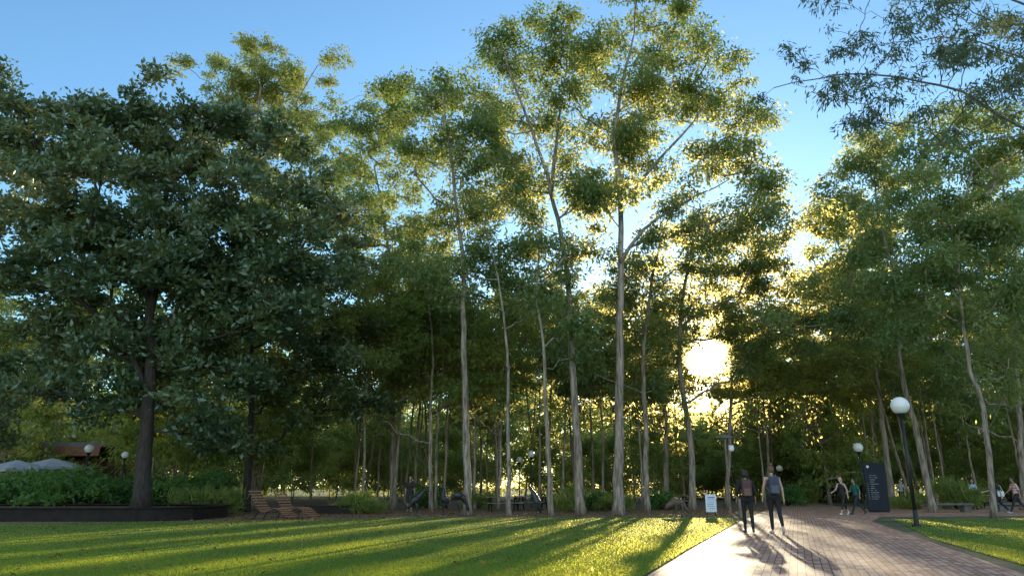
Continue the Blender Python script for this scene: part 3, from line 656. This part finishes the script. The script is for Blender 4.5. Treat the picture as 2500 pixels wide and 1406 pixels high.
# ------------------------------------------------------------------ sculptures
def sculpture(px, py, rz, pose, label, col=BRONZE):
    b = G(px, py); t = thing('bird_sculpture', label, 'sculpture', b, rz, 'dark animal sculptures on the lawn')
    s = MB()
    if pose == 'lean':
        pts = [((-.42,0,.30),.03),((-.28,0,.45),.10),((-.05,0,.66),.17),((.14,0,.88),.13),((.28,0,1.04),.08),((.38,0,1.10),.075),((.56,0,1.06),.02)]
    elif pose == 'up':
        pts = [((-.16,0,.28),.03),((-.08,0,.42),.12),((0,0,.66),.17),((.03,0,.92),.12),((.0,0,1.1),.07),((.03,0,1.2),.075),((.2,0,1.26),.02)]
    elif pose == 'arch':
        pts = [((-.36,0,.70),.03),((-.24,0,.82),.11),((-.02,0,.88),.18),((.2,0,.76),.14),((.34,0,.52),.08),((.4,0,.32),.07),((.43,0,.16),.02)]
    elif pose == 'curve':
        pts = [((.24,0,.14),.03),((.16,0,.34),.10),((.06,0,.6),.17),((-.04,0,.86),.14),((-.16,0,1.08),.08),((-.24,0,1.2),.07),((-.3,0,1.36),.018)]
    else:
        pts = [((-.42,0,.34),.03),((-.3,0,.48),.12),((-.02,0,.62),.2),((.24,0,.6),.16),((.4,0,.42),.09),((.48,0,.3),.08),((.58,0,.2),.02)]
    for (a, ra), (c, rc) in zip(pts[:-1], pts[1:]): s.chain(a, c, ra, rc, 2)
    for y in (-.08,.08):
        s.chain((0,y,.5),(.03,y*1.2,.26),.06,.03); s.chain((.03,y*1.2,.26),(-.02,y*1.3,.03),.028,.025)
        s.chain((-.02,y*1.3,.025),(.13,y*1.5,.02),.024,.018); s.chain((-.02,y*1.3,.025),(.12,y*.8,.02),.02,.016)
    if pose == 'low':
        for y in (-.1,.1): s.chain((.26,y,.5),(.3,y*1.1,.24),.06,.035); s.chain((.3,y*1.1,.24),(.28,y*1.1,.02),.03,.03)
    s.remesh('body', col, t, .022)
    if pose in ('lean','up','arch'):
        w_ = MB()
        for y in (-1,1): w_.ball((pts[2][0][0]-.04, y*.13, pts[2][0][2]), (.22,.05,.13), 2, np.array(Matrix.Rotation(R(-45 if pose!='arch' else 10),3,'Y')))
        w_.build('wing', col, t, smooth=True)
sculpture(1016,1259, R(0), 'lean', 'dark bird sculpture leaning right, leftmost of the group')
sculpture(1083,1256, R(200), 'up', 'upright dark beaked sculpture, second from left')
sculpture(1120,1259, R(5), 'arch', 'arched dark sculpture with its head bowed against the pale gum trunk')
sculpture(1308,1260, R(0), 'curve', 'upright curved dark sculpture pointing up between two slim gum trunks')
sculpture(1650,1262, R(0), 'low', 'squat brown four legged sculpture near the tree shadows by the path', noise_mat('brown patina', (.07,.045,.035), (.14,.09,.06), 7, .6))

# ------------------------------------------------------------------ people
SK = flat('fair skin', (.58,.37,.28), .5); SK2 = flat('tan skin', (.36,.22,.16), .5)
def person(label, loc, rz, H=1.68, legs=((20,5),(-18,25)), arms=((12,12,15),(-15,12,10)), topc=(.02,.02,.025), sleeve=0, legc=(.015,.015,.02), leglen=1.0, shoe=(.05,.05,.05), hairc=(.03,.02,.015), hair='bob', skin=SK, lean=3, vox=.011, stripes=None, head=0):
    t = thing('person', label, 'person', loc, rz, s=H/1.68)
    hz = .90; J = {}
    ln = R(lean)
    def up(h): return np.array([0, math.sin(ln)*h, math.cos(ln)*h])
    hipc = np.array([0,0,hz]); chest = hipc+up(.36); neck = hipc+up(.52); hd = neck+up(.15)+np.array([0,.02,0])
    body = MB(); top = MB(); trou = MB(); sho = MB(); sleeves = MB()
    ank = []
    for s, (a, bk) in zip((-1, 1), legs):
        a, bk = R(a), R(bk); hp = hipc+np.array([s*.085,0,-.02])
        kn = hp+.42*np.array([s*.01, math.sin(a), -math.cos(a)]); an = kn+.41*np.array([-s*.03, math.sin(a-bk), -math.cos(a-bk)])
        ank.append((hp, kn, an, a-bk, s))
    dz = min(an[2] for _, _, an, _, _ in ank)-.075
    off = np.array([0,0,-dz])
    for hp, kn, an, ga, s in ank:
        hp, kn, an = hp+off, kn+off, an+off
        calf = kn+(an-kn)*.3+np.array([0,-.015,0])
        body.chain(hp, kn, .078, .05); body.chain(kn, calf, .048, .05); body.chain(calf, an, .05, .032)
        pit = max(-.9, min(.3, ga*1.2)) if an[2] > .12 else 0
        fd = np.array([s*.12, math.cos(pit), math.sin(pit)]); heel = an+np.array([0,-.03,-.035])
        toe = heel+fd*.20; body.chain(heel, toe, .03, .026)
        sho.chain(heel, heel+fd*.1, .042, .043); sho.chain(heel+fd*.1, toe, .043, .032); sho.chain(an+np.array([0,0,-.01]), heel, .044, .042)
        trou.chain(hp+np.array([0,0,.03]), hp+(kn-hp)*min(1, leglen*2), .098, .098+(.062-.098)*min(1, leglen*2))
        if leglen > .5:
            e = (leglen-.5)*2; trou.chain(kn, calf, .062, .060); trou.chain(calf, calf+(an-calf)*min(1, max(.05, (e-.3)/.7)), .060, .046)
    hc, ch, nk, h_ = hipc+off, chest+off, neck+off, hd+off
    for o in (body, trou):
        e = .0 if o is body else .013
        o.ball(hc+np.array([0,-.015,0]), (.158+e,.105+e,.11+e), 2)
    body.chain(hc, hc+up(.2), .10, .095); body.ball(hc+up(.2), (.118,.085,.1), 2); body.ball(ch, (.150,.098,.15), 2); body.ball(ch+up(.07), (.165,.08,.07), 2)
    body.chain(nk-up(.04), nk+up(.07), .052, .047)
    body.ball(h_+np.array([0,0,.015]), (.072,.09,.098), 3); body.ball(h_+np.array([0,.03,-.045]), (.05,.055,.06), 2)
    body.ball(h_+np.array([0,.095,-.01]), (.011,.014,.02), 1)
    for s in (-1,1): body.ball(h_+np.array([s*.073,0,0]), (.01,.018,.026), 1)
    top.ball(hc+up(.06), (.158,.115,.09), 2); top.ball(hc+up(.2), (.136,.10,.12), 2); top.ball(ch, (.165,.113,.155), 2); top.ball(ch+up(.06), (.168 if sleeve else .145,.095,.085), 2)
    top.chain(hc+up(.05), hc+up(.2), .11, .11)
    for s, (sw, ab, el) in zip((-1, 1), arms):
        sw, ab, el = R(sw), R(ab), R(el)
        sh = ch+up(.1)+np.array([s*.165,0,0])
        d1 = unit(np.array([s*math.sin(ab), math.sin(sw), -math.cos(sw)])); d2 = unit(np.array([s*math.sin(ab)*.3, math.sin(sw+el), -math.cos(sw+el)]))
        ew = sh+d1*.27; wr = ew+d2*.24
        body.chain(ch+up(.09)+np.array([s*.1,0,0]), sh, .06, .056); body.chain(sh, ew, .052, .041); body.chain(ew, wr, .042, .028)
        palm = wr+d2*.05; fw = unit(np.cross(d2, np.array([s,0,0]))); body.chain(wr, palm+d2*.02, .026, .028)
        for q, (o_, l_) in enumerate(((-.026,.062),(-.009,.072),(.009,.07),(.025,.055))):
            k0 = palm+d2*.03+fw*o_; k1 = k0+d2*l_*.55; k2 = k1+unit(d2+np.array([-s*.6,0,0]))*l_*.45
            body.chain(k0, k1, .0095, .009); body.chain(k1, k2, .009, .008)
        body.chain(palm-d2*.01-fw*.02, palm+d2*.02-fw*.05, .011, .010); body.chain(palm+d2*.02-fw*.05, palm+d2*.05-fw*.055, .010, .009)
        if sleeve:
            top.chain(ch+up(.09)+np.array([s*.1,0,0]), sh, .07, .068); e = sh+d1*.27*min(1, sleeve*2); top.chain(sh, e, .067, .060)
            if sleeve > .5: top.chain(ew, ew+(wr-ew)*(sleeve-.5)*1.9, .056, .042)
    body.remesh('body', skin, t, vox, 2)
    hm = MB()
    hm.ball(h_+np.array([0,-.018,.03]), (.083,.092,.092), 3)
    if hair == 'bob':
        hm.ball(h_+np.array([0,-.045,.0]), (.10,.075,.10), 3)
        for k in range(26):
            a = random.uniform(0, 6.28); hm.ball(h_+np.array([.085*math.cos(a), -.035+.06*math.sin(a), random.uniform(-.06,.1)]), (.03,.03,.03), 1)
    elif hair == 'bun':
        hm.ball(h_+np.array([0,-.04,.01]), (.078,.07,.085), 2); hm.ball(h_+np.array([0,-.05,.15]), (.05,.05,.045), 2)
    elif hair == 'long':
        hm.chain(h_+np.array([0,-.06,.0]), h_+np.array([0,-.10,-.2]), .075, .045)
    elif hair == 'short':
        hm.ball(h_+np.array([0,-.04,.0]), (.078,.062,.08), 2)
    hm.remesh('hair', flat('hair', hairc, .6), t, .012)
    ey = MB()
    for s in (-1,1): ey.ball(h_+np.array([s*.03,.082,.012]), (.009,.006,.006), 1)
    ey.build('eyes', BLACK, t)
    tm = flat('shirt', topc)
    if stripes:
        tm, tt = mat('striped shirt'); tcn = N(tt,'ShaderNodeTexCoord'); wv = N(tt,'ShaderNodeTexWave', bands_direction='Z'); wv.inputs['Scale'].default_value = 4.5
        tt.links.new(tcn.outputs['Object'], wv.inputs['Vector']); cr = N(tt,'ShaderNodeValToRGB'); cr.color_ramp.interpolation = 'CONSTANT'
        cr.color_ramp.elements[0].color = (*stripes[0],1); cr.color_ramp.elements[1].position = .5; cr.color_ramp.elements[1].color = (*stripes[1],1)
        tt.links.new(wv.outputs['Fac'], cr.inputs[0]); p = N(tt,'ShaderNodeBsdfPrincipled'); tt.links.new(cr.outputs[0], p.inputs[0]); o = N(tt,'ShaderNodeOutputMaterial'); tt.links.new(p.outputs[0], o.inputs[0])
    top.remesh('shirt', tm, t, vox*1.1); trou.remesh('trousers', flat('trousers', legc), t, vox*1.1)
    sho.remesh('shoes', flat('shoes', shoe, .6), t, vox)
    t['chest'] = [float(x) for x in ch*H/1.68]
    return t
def backpack(p, label, col, col2, s=1.0):
    ch = np.array(p['chest']); rz = p.rotation_euler[2]; M = np.array(Matrix.Rotation(rz, 3, 'Z'))
    loc = np.array(p.location)+M @ (ch+np.array([0,-.20,-.30*s]))
    t = thing('backpack', label, 'backpack', loc, rz, s=s)
    m1 = flat('bag cloth', col); m2 = flat('bag trim', col2)
    b = MB()
    for z in np.linspace(.05,.42,12):
        for x in np.linspace(-.09,.09,5): b.ball((x, 0, z), (.06,.08 if z < .36 else .065,.05), 1)
    b.remesh('main_compartment', m1, t, .014)
    q = MB()
    for z in np.linspace(.04,.19,6):
        for x in np.linspace(-.07,.07,5): q.ball((x, -.07, z), (.045,.045,.04), 1)
    q.remesh('front_pocket', m2, t, .012)
    for s_ in (-1,1): MB().tube([(s_*.08,.07,.42),(s_*.10,.14,.50),(s_*.11,.26,.47),(s_*.12,.31,.33),(s_*.14,.24,.16),(s_*.12,.06,.05)], .016, 6).build('strap', m2, t)
    MB().tube([(-.03,.04,.46),(-.02,.04,.5),(.02,.04,.5),(.03,.04,.46)], .009, 5).build('handle', m2, t)
def g3(px, py): return G(px, py)
p1 = person('walker with dark bobbed hair and black clothes on the brick path', g3(1830,1301), R(-8), 1.66, ((10,2),(-8,12)), ((8,14,25),(-6,14,25)), (.02,.016,.018), .75, (.014,.012,.015), .95, (.05,.05,.05), (.025,.015,.012), 'bob', SK2)
backpack(p1, 'maroon grey backpack worn by the walker with the bob', (.10,.05,.05), (.18,.10,.08), .95)
p2 = person('walker with hair in a bun, sleeveless top and black leggings on the path', g3(1897,1303), R(-4), 1.76, ((6,2),(-14,22)), ((10,13,12),(-10,13,8)), (.05,.05,.06), 0, (.014,.012,.015), .92, (.6,.52,.46), (.16,.085,.04), 'bun', SK)
backpack(p2, 'dark blue grey backpack worn by the walker with the bun', (.06,.065,.09), (.11,.12,.15), 1.0)
person('person with pale hair in black sleeveless top walking left of the sign totem', g3(2062,1256), R(120), 1.72, ((24,6),(-22,14)), ((-20,10,20),(25,10,40)), (.02,.02,.02), 0, (.015,.015,.015), .8, (.6,.6,.6), (.5,.36,.2), 'long', SK)
person('person in teal shirt and dark trousers walking beside the sign totem', g3(2095,1255), R(100), 1.66, ((26,4),(-24,20)), ((-22,10,30),(22,10,50)), (.02,.14,.11), .4, (.02,.025,.04), 1, (.04,.04,.04), (.03,.02,.015), 'long', SK2)
person('person in white and blue top standing by the concrete bench', g3(2382,1243), R(170), 1.64, ((2,2),(-3,2)), ((15,8,60),(10,8,50)), (.45,.55,.7), .4, (.02,.02,.03), 1, (.05,.05,.05), (.03,.02,.02), 'long', SK)
pb = person('person in black leaning forward in stride, left of the striped shirt', g3(2442,1253), R(95), 1.72, ((30,4),(-30,18)), ((-25,12,20),(30,10,45)), (.02,.02,.022), .4, (.015,.015,.02), 1, (.3,.3,.3), (.06,.035,.02), 'long', SK, lean=12)
person('person in red and white striped shirt walking at the right edge of the picture', g3(2488,1253), R(80), 1.76, ((28,4),(-26,16)), ((-20,10,20),(22,10,30)), (.5,.1,.1), .4, (.02,.02,.03), 1, (.4,.4,.4), (.03,.02,.015), 'short', SK2, stripes=((.55,.05,.06),(.75,.72,.7)))
person('person in dark clothes standing behind the leftmost bird sculpture', g3(999,1251), R(190), 1.74, ((4,2),(-5,4)), ((8,10,30),(5,10,20)), (.02,.02,.02), .4, (.03,.03,.03), .5, (.2,.2,.2), (.02,.015,.01), 'short', SK2)
person('small distant person in dark clothes far down the path, left one', g3(2008,1226), R(180), 1.75, ((12,4),(-12,14)), vox=.02, sleeve=.8, hair='short')
person('small distant person in dark clothes far down the path, right one', g3(2040,1227), R(10), 1.75, ((12,4),(-12,14)), vox=.02, sleeve=.8, hair='short', topc=(.05,.02,.02))
person('person in pale top among the plants right of the sign totem', g3(2205,1236), R(150), 1.7, ((5,2),(-5,4)), topc=(.4,.4,.4), sleeve=.4, vox=.018, hair='short')
cb = np.array(pb['chest'])+np.array(pb.location)
t = thing('shoulder_bag', 'white shoulder bag carried by the person leaning forward', 'bag', cb+np.array([.1,-.22,-.42]), R(10))
MB().box((0,0,.13), (.34,.09,.26)).build('pouch', WHITE, t, bevel=.03); MB().tube([(-.14,0,.24),(-.12,.08,.5),(-.02,.14,.62),(.1,.08,.5),(.14,0,.24)], .012, 6).build('strap', WHITE, t)

# ------------------------------------------------------------------ fallen leaves
rng = np.random.default_rng(5)
n = 2600; u = rng.random(n); y = 9+u*24; x = rng.uniform(-.8,.8,n)*y; k = inpoly(x, y, lawn) & (rng.random(n) < np.where((y > 22), .7, .3)*np.where(x < 0, 1, .5))
x, y = x[k], y[k]; n = len(x)
P = np.stack([x, y, .035+.02*rng.random(n)], 1); a = rng.random(n)*6.28; D = np.stack([np.cos(a), np.sin(a), rng.normal(0,.35,n)], 1)*.055; Sd = np.stack([-np.sin(a), np.cos(a), rng.normal(0,.5,n)], 1)*.022
V = np.stack([P-D, P+Sd, P+D, P-Sd], 1).reshape(-1, 3)
tag(link('fallen_leaves', quads('fallen_leaves', V, rng.random(n)), LITTER), 'brown fallen leaves scattered over the lawn', 'leaves', kind='stuff')
n = 9000; y = 28+rng.random(n)*16; x = rng.uniform(-.75,.45,n)*y; k = inpoly(x, y, mul); x, y = x[k], y[k]; n = len(x)
P = np.stack([x, y, .012+.02*rng.random(n)], 1); a = rng.random(n)*6.28; D = np.stack([np.cos(a), np.sin(a), rng.normal(0,.35,n)], 1)*.08; Sd = np.stack([-np.sin(a), np.cos(a), rng.normal(0,.5,n)], 1)*.03
V = np.stack([P-D, P+Sd, P+D, P-Sd], 1).reshape(-1, 3)
tag(link('leaf_litter', quads('leaf_litter', V, rng.random(n)), LITTER), 'brown leaf litter covering the mulch under the trees', 'leaves', kind='stuff')
